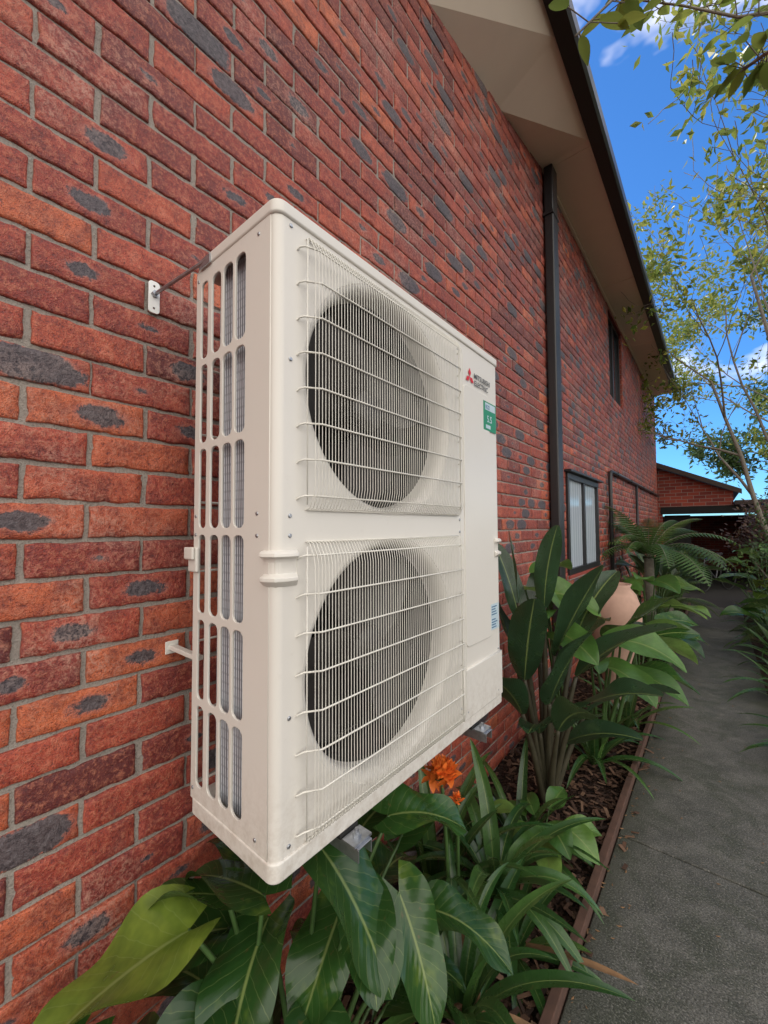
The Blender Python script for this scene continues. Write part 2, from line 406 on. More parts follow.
def corner(name,yc,sgn):
    q=B(); r=.02; vs=[];fs=[];n=10
    for k in range(n+1):
        a=math.radians(90*k/n); x=-r+r*math.sin(a); y=yc-sgn*r*math.cos(a)
        vs+=[(x-.0005,y,.035),(x-.0005,y,H-.02)]
    for k in range(n):
        a=2*k; f=(a,a+2,a+3,a+1); fs.append(f if sgn>0 else f[::-1])
    q.add(vs,fs); return q.obj(name,M_paint,ac,smooth=True)
corner("corner_near",.02,1); corner("corner_far",W-.02,-1)
holes=[]
cols=[(-.308,-.272),(-.256,-.212),(-.204,-.160),(-.152,-.108)]
zr=[.062+i*(.668-.062)/3 for i in range(4)]; zr2=[.668+i*(1.288-.668)/3 for i in range(4)]
for (a,b) in cols:
    for zz in (zr,zr2):
        for i in range(3):
            z0=zz[i]+.007; z1=zz[i+1]-.007
            holes.append(rrect((a+b)/2,(z0+z1)/2,b-a,z1-z0,(b-a)*.40,6))
sd=lambda x,y,z:(x,.0015-z,y)
plate("side_panel",[(-D,.035),(-.02,.035),(-.02,H-.022),(-D,H-.022)],holes,.0035,M_paint,ac,sd,.0012)
plate("side_panel_far",[(-D,.035),(-.02,.035),(-.02,H-.022),(-D,H-.022)],[],.003,M_paint,ac,lambda x,y,z:(x,W-.003-z,y))
q=B(); q.box((-.250,.024,.05),(-.095,.045,H-.04)); q.box((-.31,.05,.05),(-.285,W-.05,H-.04)); q.obj("heat_exchanger",M_coil,ac)
q=B(); q.box((-.094,.006,.04),(-.090,.06,H-.03)); q.box((-.16,.736,.04),(-.155,1.03,H-.03)); q.box((-.30,.734,.04),(-.012,.738,H-.03)); q.box((-.27,.05,.672),(-.02,.73,.678)); q.box((-.262,.047,.04),(-.258,.73,H-.03)); q.obj("internal_partitions",M_dark,ac)
q=B()
for i in range(22): y=.03+i*.047; q.tube([(-D,y,.05),(-D,y,H-.03)],.003,5)
for i in range(8): z=.06+i*.17; q.tube([(-D,.01,z),(-D,W-.01,z)],.003,5)
q.obj("rear_guard",M_wire,ac)
def rbox(name,x0,x1,y0,y1,z0,z1,r,mat,bev=.004):
    q=B(); p=rrect((x0+x1)/2,(y0+y1)/2,x1-x0,y1-y0,r,6); n=len(p)
    vs=[(a,b,z0) for a,b in p]+[(a,b,z1) for a,b in p]
    q.add(vs,[(i,(i+1)%n,(i+1)%n+n,i+n) for i in range(n)]+[tuple(range(n-1,-1,-1)),tuple(range(n,2*n))])
    return q.obj(name,mat,ac,bevel=bev)
rbox("top_lid",-D-.004,.005,-.005,W+.005,H-.026,H+.004,.024,M_paint,.006)
rbox("base_pan",-D-.003,.0035,-.0035,W+.0035,0,.038,.022,M_paint,.004)
for i,(cy,cz) in enumerate(fans):
    q=B(); prof=[]
    for k in range(13):
        a=math.radians(90*k/12); prof.append((RO+.001-(RO-RT)*math.sin(a),-.0015-.040*(1-math.cos(a))))
    prof+=[(RT,-.058)]
    q.revolve(prof,lambda a,b,h,cy=cy,cz=cz:(h,cy+a,cz+b),96)
    q.obj("bell_mouth_%d"%(i+1),M_paint,ac,smooth=True)
    q=B(); q.revolve([(RT,-.0585),(RT+.004,-.20)],lambda a,b,h,cy=cy,cz=cz:(h,cy+a,cz+b),72); q.obj("fan_shroud_%d"%(i+1),M_dark,ac,smooth=True)  # inner throat coloured dark to stand in for shade inside the casing
    q=B(); q.revolve([(.0,-.068),(.035,-.070),(.055,-.078),(.06,-.09),(.06,-.17)],lambda a,b,h,cy=cy,cz=cz:(h,cy+a,cz+b),40)
    for bl in range(3):
        a0=bl*2*math.pi/3+.5+i*.7; nr,na=8,12; vs=[]
        for r_ in range(nr+1):
            rr=.05+(.262-.05)*r_/nr; sweep=.45*(r_/nr)**1.3; span=1.65
            for k in range(na+1):
                t=k/na; an=a0+sweep+span*(t-.5)
                vs.append((-.075-.095*t-.015*math.sin(math.pi*t),cy+rr*math.cos(an),cz+rr*math.sin(an)))
        q.add(vs,[(r_*(na+1)+k,r_*(na+1)+k+1,(r_+1)*(na+1)+k+1,(r_+1)*(na+1)+k) for r_ in range(nr) for k in range(na)])
    q.obj("fan_%d"%(i+1),M_fan,ac,smooth=True)
    q=B(); q.revolve([(.0,-.15),(.07,-.15),(.07,-.24),(0,-.24)],lambda a,b,h,cy=cy,cz=cz:(h,cy+a,cz+b),30); q.box((-.255,cy-.05,cz-.29),(-.235,cy+.05,cz+.29)); q.obj("fan_motor_%d"%(i+1),M_dark,ac)
for i,(z0,z1) in enumerate(((.713,1.294),(.043,.647))):
    q=B(); y0,y1=.056,.724; off=.030
    nv=68
    for k in range(nv):
        y=y0+.020+(y1-y0-.036)*k/(nv-1)
        q.tube([(-.001,y,z0),(.012,y,z0+.003),(off-.004,y,z0+.03),(off,y,z0+.05),(off,y,z1-.05),(off-.004,y,z1-.03),(.012,y,z1-.003),(-.001,y,z1)],.00115,4,False)
    nh=8
    for k in range(nh):
        z=z0+.028+(z1-z0-.056)*k/(nh-1)
        dd=off+.003 if 0<k<nh-1 else off*.80
        q.tube([(-.001,y0-.004,z-.008),(.006,y0-.003,z-.004),(.012,y0+.006,z),(dd,y0+.036,z),(dd,y1-.036,z),(.014,y1-.006,z),(.006,y1,z-.004),(-.001,y1+.001,z-.008)],.0021,6,False)
    q.tube([(.004,y0+.02,z0),(.004,y1-.01,z0)],.002,6);q.tube([(.004,y0+.02,z1),(.004,y1-.01,z1)],.002,6)
    q.tube([(.014,y0+.012,z0+.01),(.014,y0+.012,z1-.01)],.0015,6);q.tube([(.012,y1-.006,z0+.01),(.012,y1-.006,z1-.01)],.0015,6)
    q.obj("fan_guard_%d"%(i+1),M_wire,ac,smooth=True)
def handle(name,s,zc):
    q=B()
    prof=[(0,.036),(.008,.036),(.015,.031),(.016,.024),(.005,.019),(.001,.012),(.001,-.010),(.007,-.014),(.014,-.017),(.014,-.024),(.005,-.032),(0,-.036)]
    path=[(0,.052),(0,.046),(0,.020),(-.006,.006),(-.020,0),(-.032,0),(-.038,0)]
    sc=[.3,1,1,1,1,1,.3]
    nrm=[(1,0),(1,0),(1,0),(.7,-.7),(0,-1),(0,-1),(0,-1)]
    vs=[];n=len(prof)
    for (px,py),(nx,ny),k_ in zip(path,nrm,sc):
        for (o_,z) in prof:
            Y=py+ny*o_*k_; Y=Y if s>0 else W-Y
            vs.append((px+nx*o_*k_,Y,zc+z))
    fs=[(i*n+j,i*n+j+1,(i+1)*n+j+1,(i+1)*n+j) for i in range(len(path)-1) for j in range(n-1)]
    if s<0: fs=[f[::-1] for f in fs]
    fs+=[tuple(range(n)),tuple(range((len(path)-1)*n,len(path)*n))]
    q.add(vs,fs); q.obj(name,M_paint,ac,bevel=.0012)
handle("handle_near",1,.595); handle("handle_far",-1,.595)
q=B(); q.box((-D-.012,-.010,.57),(-D+.03,.0,.63)); q.box((-D-.018,-.018,.60),(-D+.026,-.010,.63)); q.obj("handle_rear",M_paint,ac,bevel=.004)
q=B()
def screw(y,z,x=0):
    q.revolve([(0,x+.0022),(.003,x+.0022),(.0045,x+.001),(.0045,x-.002)],lambda a,b,h:(h,y+a,z+b),10)
for z in (.055,.30,.66,.70,1.02,1.30): screw(.035,z)
for z in (.08,.66,.70,1.28): screw(.73,z)
screw(1.02,.21);screw(.76,.06,.006);screw(1.0,.06,.006)
def screws_side(x,z): q.revolve([(0,-.0035),(.003,-.0035),(.0045,-.002),(.0045,.001)],lambda a,b,h:(x+a,h,z+b),10)
for z in (.06,.66,.705,1.29):
    screws_side(-.06,z); screws_side(-.320,z)
q.obj("screws",M_galv,ac)
q=B(); q.box((-.325,-.0012,.667),(-.105,-.0004,.6690)); q.obj("side_seam",M_dark,ac)
M_red=simple("red_badge",(.62,.02,.03),.35); M_txt=simple("grey_print",(.10,.10,.10),.5)
M_grn=simple("green_label",(.02,.25,.13),.4); M_lab=simple("white_label",(.50,.62,.68),.4); M_blu=simple("blue_print",(.04,.14,.28),.4)
q=B(); s=.019; cy,cz=.812,1.207
def rh(p0,d1,d2):
    p=Vector(p0);a=Vector(d1);b=Vector(d2); q.add([(.0028,*p),(.0028,*(p+a)),(.0028,*(p+a+b)),(.0028,*(p+b))],[(0,1,2,3)])
h=s*math.sqrt(3)/2
rh((cy,cz),(s*.5,h),(-s*.5,h)); rh((cy,cz),(-s,0),(-s*.5,-h)); rh((cy,cz),(s,0),(s*.5,-h))
q.obj("red_emblem",M_red,ac)
def text(s,y,z,size,mat,nm,x=.0028):
    cu=bpy.data.curves.new(nm,'FONT'); cu.body=s; cu.size=size; cu.extrude=.0002; cu.offset=.0004; o=bpy.data.objects.new(nm,cu); col.objects.link(o)
    o.parent=ac; o.location=(x,y,z); o.rotation_euler=(math.radians(90),0,math.radians(90)); cu.materials.append(mat)
text("MITSUBISHI",.845,1.212,.026,M_txt,"lettering_1"); text("ELECTRIC",.845,1.186,.026,M_txt,"lettering_2")
q=B(); q.box((.0025,.915,1.040),(.0032,1.025,1.15)); q.obj("green_label",M_grn,ac)
q=B(); q.box((.0032,.93,1.118),(.0036,1.017,1.145)); q.box((.0032,.935,1.048),(.0036,.975,1.062)); q.obj("green_label_print",M_lab,ac)
text("R32",.933,1.122,.022,M_blu,"label_text",.0037); text("5.5",.945,1.073,.036,M_lab,"label_text_2",.0034)
q=B(); q.box((.0025,.955,.29),(.0032,1.022,.385)); q.obj("serial_label",M_lab,ac)
q=B()
for k in range(9): 
    if k!=4: q.box((.0032,.960,.297+k*.0095),(.0036,.962+U(.03,.055),.301+k*.0095))
q.obj("serial_print",M_blu,ac)
br=empty("wall_mounting_bracket",(0,0,.88))
for yb in (.20,.82):
    q=B(); zt=-.012
    q.box((WX+.006,yb-.022,zt-.003),(.052,yb+.022,zt)); q.box((WX+.006,yb-.022,zt-.030),(.052,yb-.019,zt-.003)); q.box((WX+.006,yb+.019,zt-.030),(.052,yb+.022,zt-.003))
    q.box((WX+.001,yb-.03,-.45),(WX+.006,yb+.03,.02))
    q.tube([(WX+.01,yb,-.42),(-.12,yb,-.04)],.012,6)
    q.obj("support_arm",M_galv,br,bevel=.001)
    q=B(); q.box((.008,yb-.028,zt+.0005),(.046,yb+.028,zt+.0055)); q.tube([(.027,yb,zt-.015),(.027,yb,zt+.022)],.005,8); q.tube([(.027,yb,zt+.005),(.027,yb,zt+.012)],.010,6)
    q.tube([(.027,yb,zt-.012),(.027,yb,zt-.003)],.010,6); q.obj("bolt_plate",M_galv,br)
    q=B(); q.box((-.30,yb-.028,zt+.0005),(.003,yb+.028,-.0005)); q.obj("rubber_pad",M_rubber,br)
pl=rrect(0,0,.026,.085,.008)
plate("tie_wall_plate",[(p[0]-.043,p[1]+.415) for p in pl],[circ(-.043,.445,.004,12),circ(-.043,.385,.004,12)],.003,M_white,br,lambda x,y,z:(WX+.004+z,x,y+.88))
q=B()
q.tube([(WX+.005,-.043,1.302),(WX+.03,-.040,1.304),(-.29,-.006,1.335-.008),(-.27,-.004,1.327)],.0045,8)
q.box((-.305,-.0085,1.312),(-.255,-.0055,1.334)); q.tube([(WX+.004,-.043,1.302),(WX+.016,-.042,1.303)],.009,6)
q.obj("tie_rod",M_galv,br)
q=B(); q.box((WX+.002,.008,.350),(-.33,.026,.362)); q.box((WX+.001,.0,.338),(WX+.005,.034,.372)); q.obj("lower_tie_bracket",M_paint,br,bevel=.002)

# ------------------------------------------------------------ ground
q=B(); q.add([(-300,-300,-.03),(300,-300,-.03),(300,300,-.03),(-300,300,-.03)],[(0,1,2,3)]); q.obj("ground",M_soil)
q=B()
for (a,b) in ((-3,-.9),(-.892,1.9),(1.908,4.7),(4.708,7.5),(7.508,9.6)): q.box((.235,a,-.08),(.98,b,0))
q.obj("concrete_path",M_conc,bevel=.006)
q=B(); q.box((-.5,9.6,-.08),(2.4,19,-.004)); q.obj("driveway",simple("shadow_toned_paving",(.035,.033,.031),.85,0,.3,6))  # paving colour darkened to paint in the deep shadow past the path
q=B(); nx,ny=14,200
vs=[(WX-.02+ (.20+.49+.02)*i/nx, -2.5+12*j/ny, -.02+.035*noise.noise(Vector((i*.3,j*.25,0)))+.02*noise.noise(Vector((i*1.1,j*.9,5)))) for j in range(ny+1) for i in range(nx+1)]
q.add(vs,[(j*(nx+1)+i,j*(nx+1)+i+1,(j+1)*(nx+1)+i+1,(j+1)*(nx+1)+i) for j in range(ny) for i in range(nx)])
q.obj("garden_bed_soil",M_soil,smooth=True)
q=B()
for k in range(5200):
    y=-.6+10*R()**1.7; x=U(WX+.02,.20); z=U(-.012,.02); a=U(0,6.28); l=U(.01,.035); w=U(.004,.012); t=U(-.4,.4)
    if R()<.015: x=U(.2,.30); z=.006
    c,s_=math.cos(a),math.sin(a)
    p=[(-l,-w),(l,-w*.6),(l*.8,w),(-l*.9,w*.7)]
    vs=[(x+u*c-v*s_,y+u*s_+v*c,z+u*t) for u,v in p]; vs+=[(a_,b_,c_+.003) for a_,b_,c_ in vs]
    q.add(vs,[(4,5,6,7),(0,1,5,4),(1,2,6,5),(2,3,7,6),(3,0,4,7)],rnd=R())
mm=N("bark_chip"); mm.fin(mm.ramp(mm.attr("rnd"),[(0,(.025,.014,.01)),(.6,(.10,.05,.03)),(1,(.20,.12,.075))]),.9)
q.obj("bark_mulch",mm.m)
q=B()
for k in range(5):
    y0=-2.4+k*2.4; q.box((.20+U(-.003,.003),y0,-.06),(.231,y0+2.395,.050+U(-.006,.006)))
q.obj("timber_garden_edging",M_timber,bevel=.004)
q=B()
for k in range(260):
    y=.4+8*R()**1.3; x=U(.24,.97) if R()<.3 else .235+.12*R()**2; a=U(0,6.28); l=U(.004,.014)
    c,s_=math.cos(a),math.sin(a); p=[(-l,0),(0,-l*.35),(l,0),(0,l*.35)]
    q.add([(x+u*c-v*s_,y+u*s_+v*c,.003+abs(u)*.2) for u,v in p],[(0,1,2,3)],rnd=R())
q.obj("fallen_leaf_litter",M_dead)

# ------------------------------------------------------------ plants
def shp_heart(t): return min(1.0,1.75*(t+.012)**.38*(1-t)**.72)
def shp_lance(t): return math.sin(math.pi*min(1,(t*.96+.03))**.8)**.85
def shp_paddle(t): return math.sin(math.pi*min(1,t*.97+.02))**.55
def shp_strap(t): return min(1,.55+t*2)*max(0,1-t**3.2)**.8
def leaf(b,base,az,el,L,Wd,droop=.8,fold=.25,shape=shp_lance,nl=14,nw=6,wave=.02,lobe=0,rnd=.5,roll=0):
    ca,sa=math.cos(az),math.sin(az)
    d=Vector((ca*math.cos(el),sa*math.cos(el),math.sin(el))); side=Vector((-sa,ca,math.sin(roll))).normalized()
    p=Vector(base); ph=U(0,6); vs=[];uv=[]; k1=U(6,10); bend=U(-.25,.25)
    for i in range(nl+1):
        t=i/nl; w=Wd*shape(t)*.5; n=d.cross(side)
        for j in range(nw+1):
            s=2*j/nw-1
            wv=wave*math.sin(t*k1+ph+s*1.5)*abs(s)**1.5*w*6
            q_=p+side*(s*w*math.cos(fold))+n*(abs(s)**1.3*w*math.sin(fold)+wv)-d*(lobe*L*abs(s)*(1-t)**4)
            vs.append(q_); uv.append((j/nw,t))
        p=p+d*(L/nl); d=(d+Vector((0,0,-droop/nl))+side*(bend/nl)).normalized()
    m=nw+1
    b.add(vs,[(i*m+j,i*m+j+1,(i+1)*m+j+1,(i+1)*m+j) for i in range(nl) for j in range(nw)],uv,rnd)
    return p
def arc(b,p0,p1,up,r0,r1,n=8,seg=6):
    p0=Vector(p0);p1=Vector(p1); mid=p0+(p1-p0)*.5+Vector((0,0,up))
    pts=[];rr=[]
    for i in range(n+1):
        t=i/n; pts.append(p0*(1-t)**2+mid*(2*t*(1-t))+p1*t*t); rr.append(r0+(r1-r0)*t)
    b.tube(pts,rr,seg)
def finish(name,bl,bs,mat,smat=None):
    e=empty(name)
    bl.obj("leaves",mat,e,smooth=True)
    if bs and bs.V: bs.obj("stems",smat or M_stem,e,smooth=True)
    return e
rad=math.radians
bl=B();bs=B()
hero=[((-.21,-.06,.72),-108,-6,.30,.25,.7,.92,.15),((-.12,.06,.76),-165,5,.24,.20,.6,.2,.25),((-.08,.19,.80),5,-28,.30,.22,1.0,.3,-.1),
((.02,.36,.64),-12,-45,.25,.17,.8,.4,.35),((-.06,.42,.76),50,5,.26,.19,1.0,.5,.1),((-.16,.10,.66),-60,-5,.26,.20,.8,.2,.2),
((-.25,.05,.62),-120,10,.30,.20,.9,.15,.1),((-.10,.28,.60),-70,-15,.24,.18,.8,.5,.0),((-.15,.38,.68),100,15,.26,.18,.8,.3,.0),
((-.02,.12,.50),-30,-15,.27,.19,.8,.2,.2),((-.30,-.22,.60),-95,-10,.26,.20,.7,.55,.1),((-.12,.56,.60),80,20,.26,.16,.9,.4,.0),
((.02,.50,.50),20,5,.24,.16,.9,.25,.0),((-.33,.2,.62),-170,20,.25,.17,.6,.2,.0),((-.20,-.24,.52),-60,-10,.26,.18,.7,.35,.0),((-.05,.0,.40),-80,-20,.25,.18,.6,.15,0),
((-.12,-.06,.62),-75,0,.22,.16,.9,.1,.1),((-.20,.02,.74),-140,12,.20,.16,.8,.3,.3),((-.02,.26,.70),-35,-10,.2,.15,1.0,.2,.1)]
for (bp,az,el,L,Wd,dr,rn,ro) in hero:
    leaf(bl,bp,rad(az),rad(el),L,Wd,dr,.28,shp_heart,22,12,.045,.20,rn,ro)
    arc(bs,(-.15+U(-.06,.06),.15+U(-.1,.1),-.01),bp,.12,.009,.005,10)
for k in range(22):
    a=U(0,6.28); bp=(-.15+.16*math.cos(a),.1+.38*math.sin(a),U(.2,.5))
    leaf(bl,bp,a+U(-.5,.5),U(-.2,.4),U(.2,.28),U(.14,.19),U(.6,1.1),.25,shp_heart,14,6,.04,.18,U(0,.4))
    arc(bs,(-.15,.15,-.01),bp,.05,.008,.005,6)
finish("philodendron_plant",bl,bs,M_phil)
def strap_plant(name,c,n,L,Wd,mat=M_strap,el=(35,80),dr=(1.0,2.0),nl=16,rn=(0,1)):
    bl=B()
    for k in range(n):
        a=2*math.pi*k/n*1.0+U(-.3,.3); e=rad(U(*el)); l=L*U(.7,1.1)
        leaf(bl,(c[0]+.03*math.cos(a),c[1]+.03*math.sin(a),c[2]),a,e,l,Wd*U(.75,1.15),U(*dr),.30,shp_strap,nl,4,.0,0,U(*rn),U(-.25,.25))
    return finish(name,bl,None,mat)
strap_plant("clivia_plant",(-.04,1.05,.16),30,.50,.062,el=(30,75))
strap_plant("clivia_plant",(.02,.66,.08),18,.48,.056)
strap_plant("clivia_plant",(-.25,.95,.04),20,.62,.055,el=(50,85))
strap_plant("clivia_plant",(.04,1.02,.0),14,.34,.045,el=(15,50),dr=(.6,1.2))
bl=B()
for k in range(14):
    a=U(0,6.28); leaf(bl,(U(-.2,.12),U(.5,1.3),U(.02,.12)),a,U(-.2,.5),U(.2,.35),.03,U(.4,1.2),.3,shp_strap,12,3,.03,0,R())
finish("dead_strap_leaves",bl,None,M_dead)
def flower(name,c,base,s=1,n=14):
    b=B();bs=B()
    for k in range(n):
        a=U(0,6.28); e=U(.0,1.45); p=Vector(c)+Vector((math.cos(a)*math.cos(e),math.sin(a)*math.cos(e),math.sin(e)))*.035*s
        bs.tube([c,p],.002,5)
        for j in range(6):
            leaf(b,p,a+j*1.05,e-.2+.7*math.cos(j*1.05),.045*s,.024*s,.6,.3,shp_lance,5,2,.0,0,R())
    arc(bs,base,c,.1,.008,.006)
    e=empty(name); b.obj("petals",M_orange,e,smooth=True); bs.obj("stalk",M_stem,e,smooth=True)
flower("clivia_flower",(-.08,.73,.695),(-.12,.85,.05),1.05,20)
flower("clivia_flower",(-.06,.80,.60),(-.12,.9,.05),.45,8)
def paddle_plant(name,c,specs,mat=M_bird,shape=shp_paddle,lobe=0,stalk=(.013,.007),smat=None,fold=.30):
    bl=B();bs=B()
    for (dx,dy,h,az,el,L,Wd,dr,rn) in specs:
        bp=(c[0]+dx,c[1]+dy,h)
        arc(bs,(c[0]+dx*.12,c[1]+dy*.12,0),bp,h*.12,stalk[0],stalk[1],10)
        leaf(bl,bp,rad(az),rad(el),L,Wd,dr,fold,shape,18,8,.03,lobe,rn,U(-.6,.6))
    return finish(name,bl,bs,mat,smat)
sp=[(-.12,-.05,1.0,150,72,.50,.17,.3,.3),(-.05,-.18,.72,-60,68,.55,.21,.5,.2),(.05,.02,.82,-10,66,.62,.23,.5,.4),(.14,.1,.70,20,50,.60,.23,.8,.3),
(.16,-.05,.55,-20,48,.5,.20,.9,.2),(.1,.22,.85,70,58,.58,.22,.6,.35),(-.1,.2,.85,110,62,.58,.2,.5,.25),(.12,-.18,.50,-50,52,.46,.19,.9,.3),
(-.05,-.22,.55,-95,55,.46,.18,.8,.15),(.18,.12,.50,25,40,.5,.20,.9,.3),(-.18,.0,.8,180,72,.4,.17,.3,.1),(.02,-.05,1.1,-60,78,.48,.14,.2,.5),
(.0,.1,.60,-15,64,.6,.21,.7,.2),(.06,-.12,.60,-40,64,.55,.2,.6,.35),(-.10,-.12,1.12,-160,84,.42,.07,.1,.45),(.0,-.1,.42,-75,45,.42,.17,.9,.25),(.1,.0,.36,0,40,.4,.17,.9,.2)]
paddle_plant("bird_of_paradise_plant",(-.12,1.92),sp,stalk=(.022,.011),smat=M_stemd)
def rspec(n,h,sp_,L,Wd,el=(10,60),dr=(.5,1.3)):
    o=[]
    for k in range(n):
        a=360*k/n+U(-20,20); r=sp_*U(.4,1); o.append((r*math.cos(rad(a)),r*math.sin(rad(a)),h*U(.6,1),a,U(*el),L*U(.8,1.15),Wd*U(.8,1.15),U(*dr),R()))
    return o
paddle_plant("elephant_ear_plant",(-.12,2.35),[(-.06,-.20,1.14,15,5,.34,.28,.9,.7),(-.14,-.05,1.26,60,20,.30,.24,.8,.4),(.02,-.25,.92,-35,0,.32,.24,.9,.5),(-.05,-.30,1.05,-80,20,.28,.2,.8,.3),(-.16,-.28,1.16,-20,5,.30,.24,.9,.8)],M_alo,shp_heart,.2,(.01,.006))
paddle_plant("elephant_ear_plant",(-.02,2.75),[(.14,-.15,.80,5,8,.42,.28,1.0,.6),(.22,.1,.76,25,5,.42,.27,1.0,.9),(.12,-.3,.66,-30,5,.36,.26,1.0,.4),(.22,.35,.78,40,12,.44,.28,.8,.7),(.2,-.05,.58,-5,0,.36,.24,.8,.3),(.02,-.3,.7,-70,20,.3,.2,.8,.2)],M_alo,shp_heart,.2,(.012,.007))
paddle_plant("philodendron_plant",(.02,2.95),[(.10,-.10,.80,15,46,.48,.22,.4,.25),(-.12,-.1,.8,-60,40,.36,.2,.7,.2),(.15,-.1,.55,0,10,.4,.24,.8,.3),(-.04,.0,.72,-20,40,.40,.22,.8,.35),(.18,.1,.7,30,30,.42,.22,.8,.3)],M_phil,shp_lance,0,(.012,.007))
paddle_plant("elephant_ear_plant",(.02,4.3),rspec(10,.75,.28,.38,.26,(-5,30)),M_phil,shp_heart,.2,(.012,.007))
paddle_plant("elephant_ear_plant",(0,5.2),rspec(11,.95,.35,.42,.26,(-5,30)),M_alo,shp_heart,.2,(.012,.007))
for (x,y,n) in ((-.12,1.5,16),(.0,2.5,18),(.08,3.2,14),(-.1,4.7,20),(.05,5.9,20),(0,6.8,20),(.02,7.8,20)):
    strap_plant("clivia_plant",(x,y,0),n,.48,.05)
paddle_plant("bird_of_paradise_plant",(-.1,6.7),rspec(12,1.0,.3,.5,.17,(35,80)))
paddle_plant("bird_of_paradise_plant",(0.05,8.4),rspec(12,.9,.3,.5,.17,(25,80)))
paddle_plant("broadleaf_groundcover",(-.02,1.5),rspec(9,.22,.12,.2,.12,(0,40)),M_alo,shp_lance,0,(.005,.003))
def fern(name,c,n,L,h=0,trunk=0):
    bl=B();bs=B()
    for k in range(n):
        az=2*math.pi*k/n+U(-.2,.2); e=rad(U(35,75)); d=Vector((math.cos(az)*math.cos(e),math.sin(az)*math.cos(e),math.sin(e))); p=Vector((c[0],c[1],h)); side=Vector((-math.sin(az),math.cos(az),0))
        pts=[];m=26; l=L*U(.8,1.1); rn=R()
        for i in range(m+1):
            t=i/m; pts.append(p.copy()); n_=d.cross(side)
            if i>2:
                w=l*.20*math.sin(math.pi*min(1,t*.95+.04))**.7
                for s in (-1,1):
                    tip=p+side*s*w+d*w*.35-n_*w*.25; hw=d*(l/m*.42)
                    bl.add([p-hw,p+hw,tip],[(0,1,2)],[(0.2,0),(.2,1),(.3,1)],rn)
            p=p+d*(l/m); d=(d+Vector((0,0,-1.9/m))).normalized()
        bs.tube(pts,[.006*(1-.8*i/m) for i in range(m+1)],5)
    if trunk: bs.tube([(c[0],c[1],0),(c[0],c[1],h)],[.07,.055],10)
    finish(name,bl,bs,M_fern,smat=M_bark if trunk else M_stem)
fern("tree_fern",(-.05,6.0),26,1.05,1.12,1)
fern("fern",(-.1,4.9),14,.7,.15); fern("fern",(.05,7.4),16,.8,.3,1)
fern("fern",(1.35,6.6),16,.7,.2)
for (x,y) in ((1.14,4.6),(1.2,5.6),(1.18,6.6),(1.2,7.6),(1.15,8.6),(1.25,3.4)):
    strap_plant("clivia_plant",(x,y,0),26,.6,.05)
paddle_plant("elephant_ear_plant",(1.22,6.0),rspec(12,.7,.35,.36,.22,(-5,30)),M_phil,shp_heart,.2)
paddle_plant("elephant_ear_plant",(1.25,7.6),rspec(12,.9,.35,.36,.22,(-5,30)),M_phil,shp_heart,.2)
paddle_plant("elephant_ear_plant",(1.3,9.0),rspec(12,1.2,.4,.36,.22,(-5,40)),M_alo,shp_heart,.2)
u=B(); k_=.9
u.revolve([(.0,0),(.12,0),(.13,.05),(.10,.12),(.13,.30),(.20,.55),(.235,.78),(.225,.90),(.19,1.00),(.14,1.06),(.155,1.09),(.14,1.09),(.12,1.05),(0,.98)],lambda a,b,h:(-.06+a*k_,3.62+b*k_,h*.96),48)
u.obj("terracotta_urn",M_terra,smooth=True)

# ------------------------------------------------------------ trees
def tree(name,base,height,lean,rnd_seed,leafmat,leafsize,nleaf,r0=.05,spread=.6,levels=4,leafw=.45,first=.35,clump=.18,trunks=1):
    rg=random.Random(rnd_seed); bs=B();bl=B(); tips=[]
    def vr(): return Vector((rg.gauss(0,1),rg.gauss(0,1),rg.gauss(0,1)))
    def U2(a,b): return a+(b-a)*rg.random()
    def branch(p,d,L,r,lev):
        n=6; pts=[p.copy()];rr=[r]; kids=[]
        for i in range(1,n+1):
            d=(d+vr()*.10+Vector((0,0,.05))).normalized(); p=p+d*(L/n); pts.append(p.copy()); rr.append(max(.0025,r*(1-.62*i/n)))
            if lev<levels and i>=n*first and rg.random()<.85: kids.append((p.copy(),d.copy(),rr[-1],i/n))
            if lev>=levels-1: tips.append((p.copy(),d.copy()))
        bs.tube(pts,rr,7 if lev<2 else 4,False)
        for (kp,kd,kr,t) in kids:
            a=vr(); a=(a-kd*a.dot(kd)); 
            if a.length<.01: continue
            a.normalize()
            nd=(kd*U2(.5,1.0)+a*spread*U2(.8,1.5)).normalized()
            branch(kp,nd,L*U2(.42,.68),kr*.72,lev+1)
    for k in range(trunks):
        branch(Vector(base)+Vector((U2(-.12,.12),U2(-.12,.12),0))*(k>0),(Vector(lean)+Vector((0,0,1))+vr()*.06*(k>0)).normalized(),height*.62*U2(.85,1.1),r0*U2(.7,1),0)
    hubs=[rg.choice(tips) for _ in range(max(20,nleaf//26))]
    for k in range(nleaf):
        p,d=rg.choice(hubs) if rg.random()<.8 else rg.choice(tips); p=p+vr()*clump*.5
        a=vr().normalized(); b_=a.cross(vr()).normalized(); s=leafsize*U2(.6,1.25); n_=a.cross(b_)
        w=s*leafw
        bl.add([p,p+a*s*.5+b_*w*.5+n_*s*.08,p+a*s,p+a*s*.5-b_*w*.5+n_*s*.08,p+a*s*.5],[(0,4,1),(1,4,2),(2,4,3),(3,4,0)],[(.1,0),(.2,.5),(.1,1),(.3,.5),(.2,.5)],rg.random())
    e=empty(name); bl.obj("foliage",leafmat,e); bs.obj("trunk_and_limbs",M_bark,e,smooth=True); return e
tree("garden_tree",(1.5,5.6,0),7.6,(-.08,-.05,0),11,M_tree,.095,4600,.05,.5,4,trunks=2,clump=.18)
tree("garden_tree",(1.7,8.6,0),8.0,(-.07,-.05,0),5,M_tree,.11,6000,.06,.5,4,trunks=2,clump=.22)
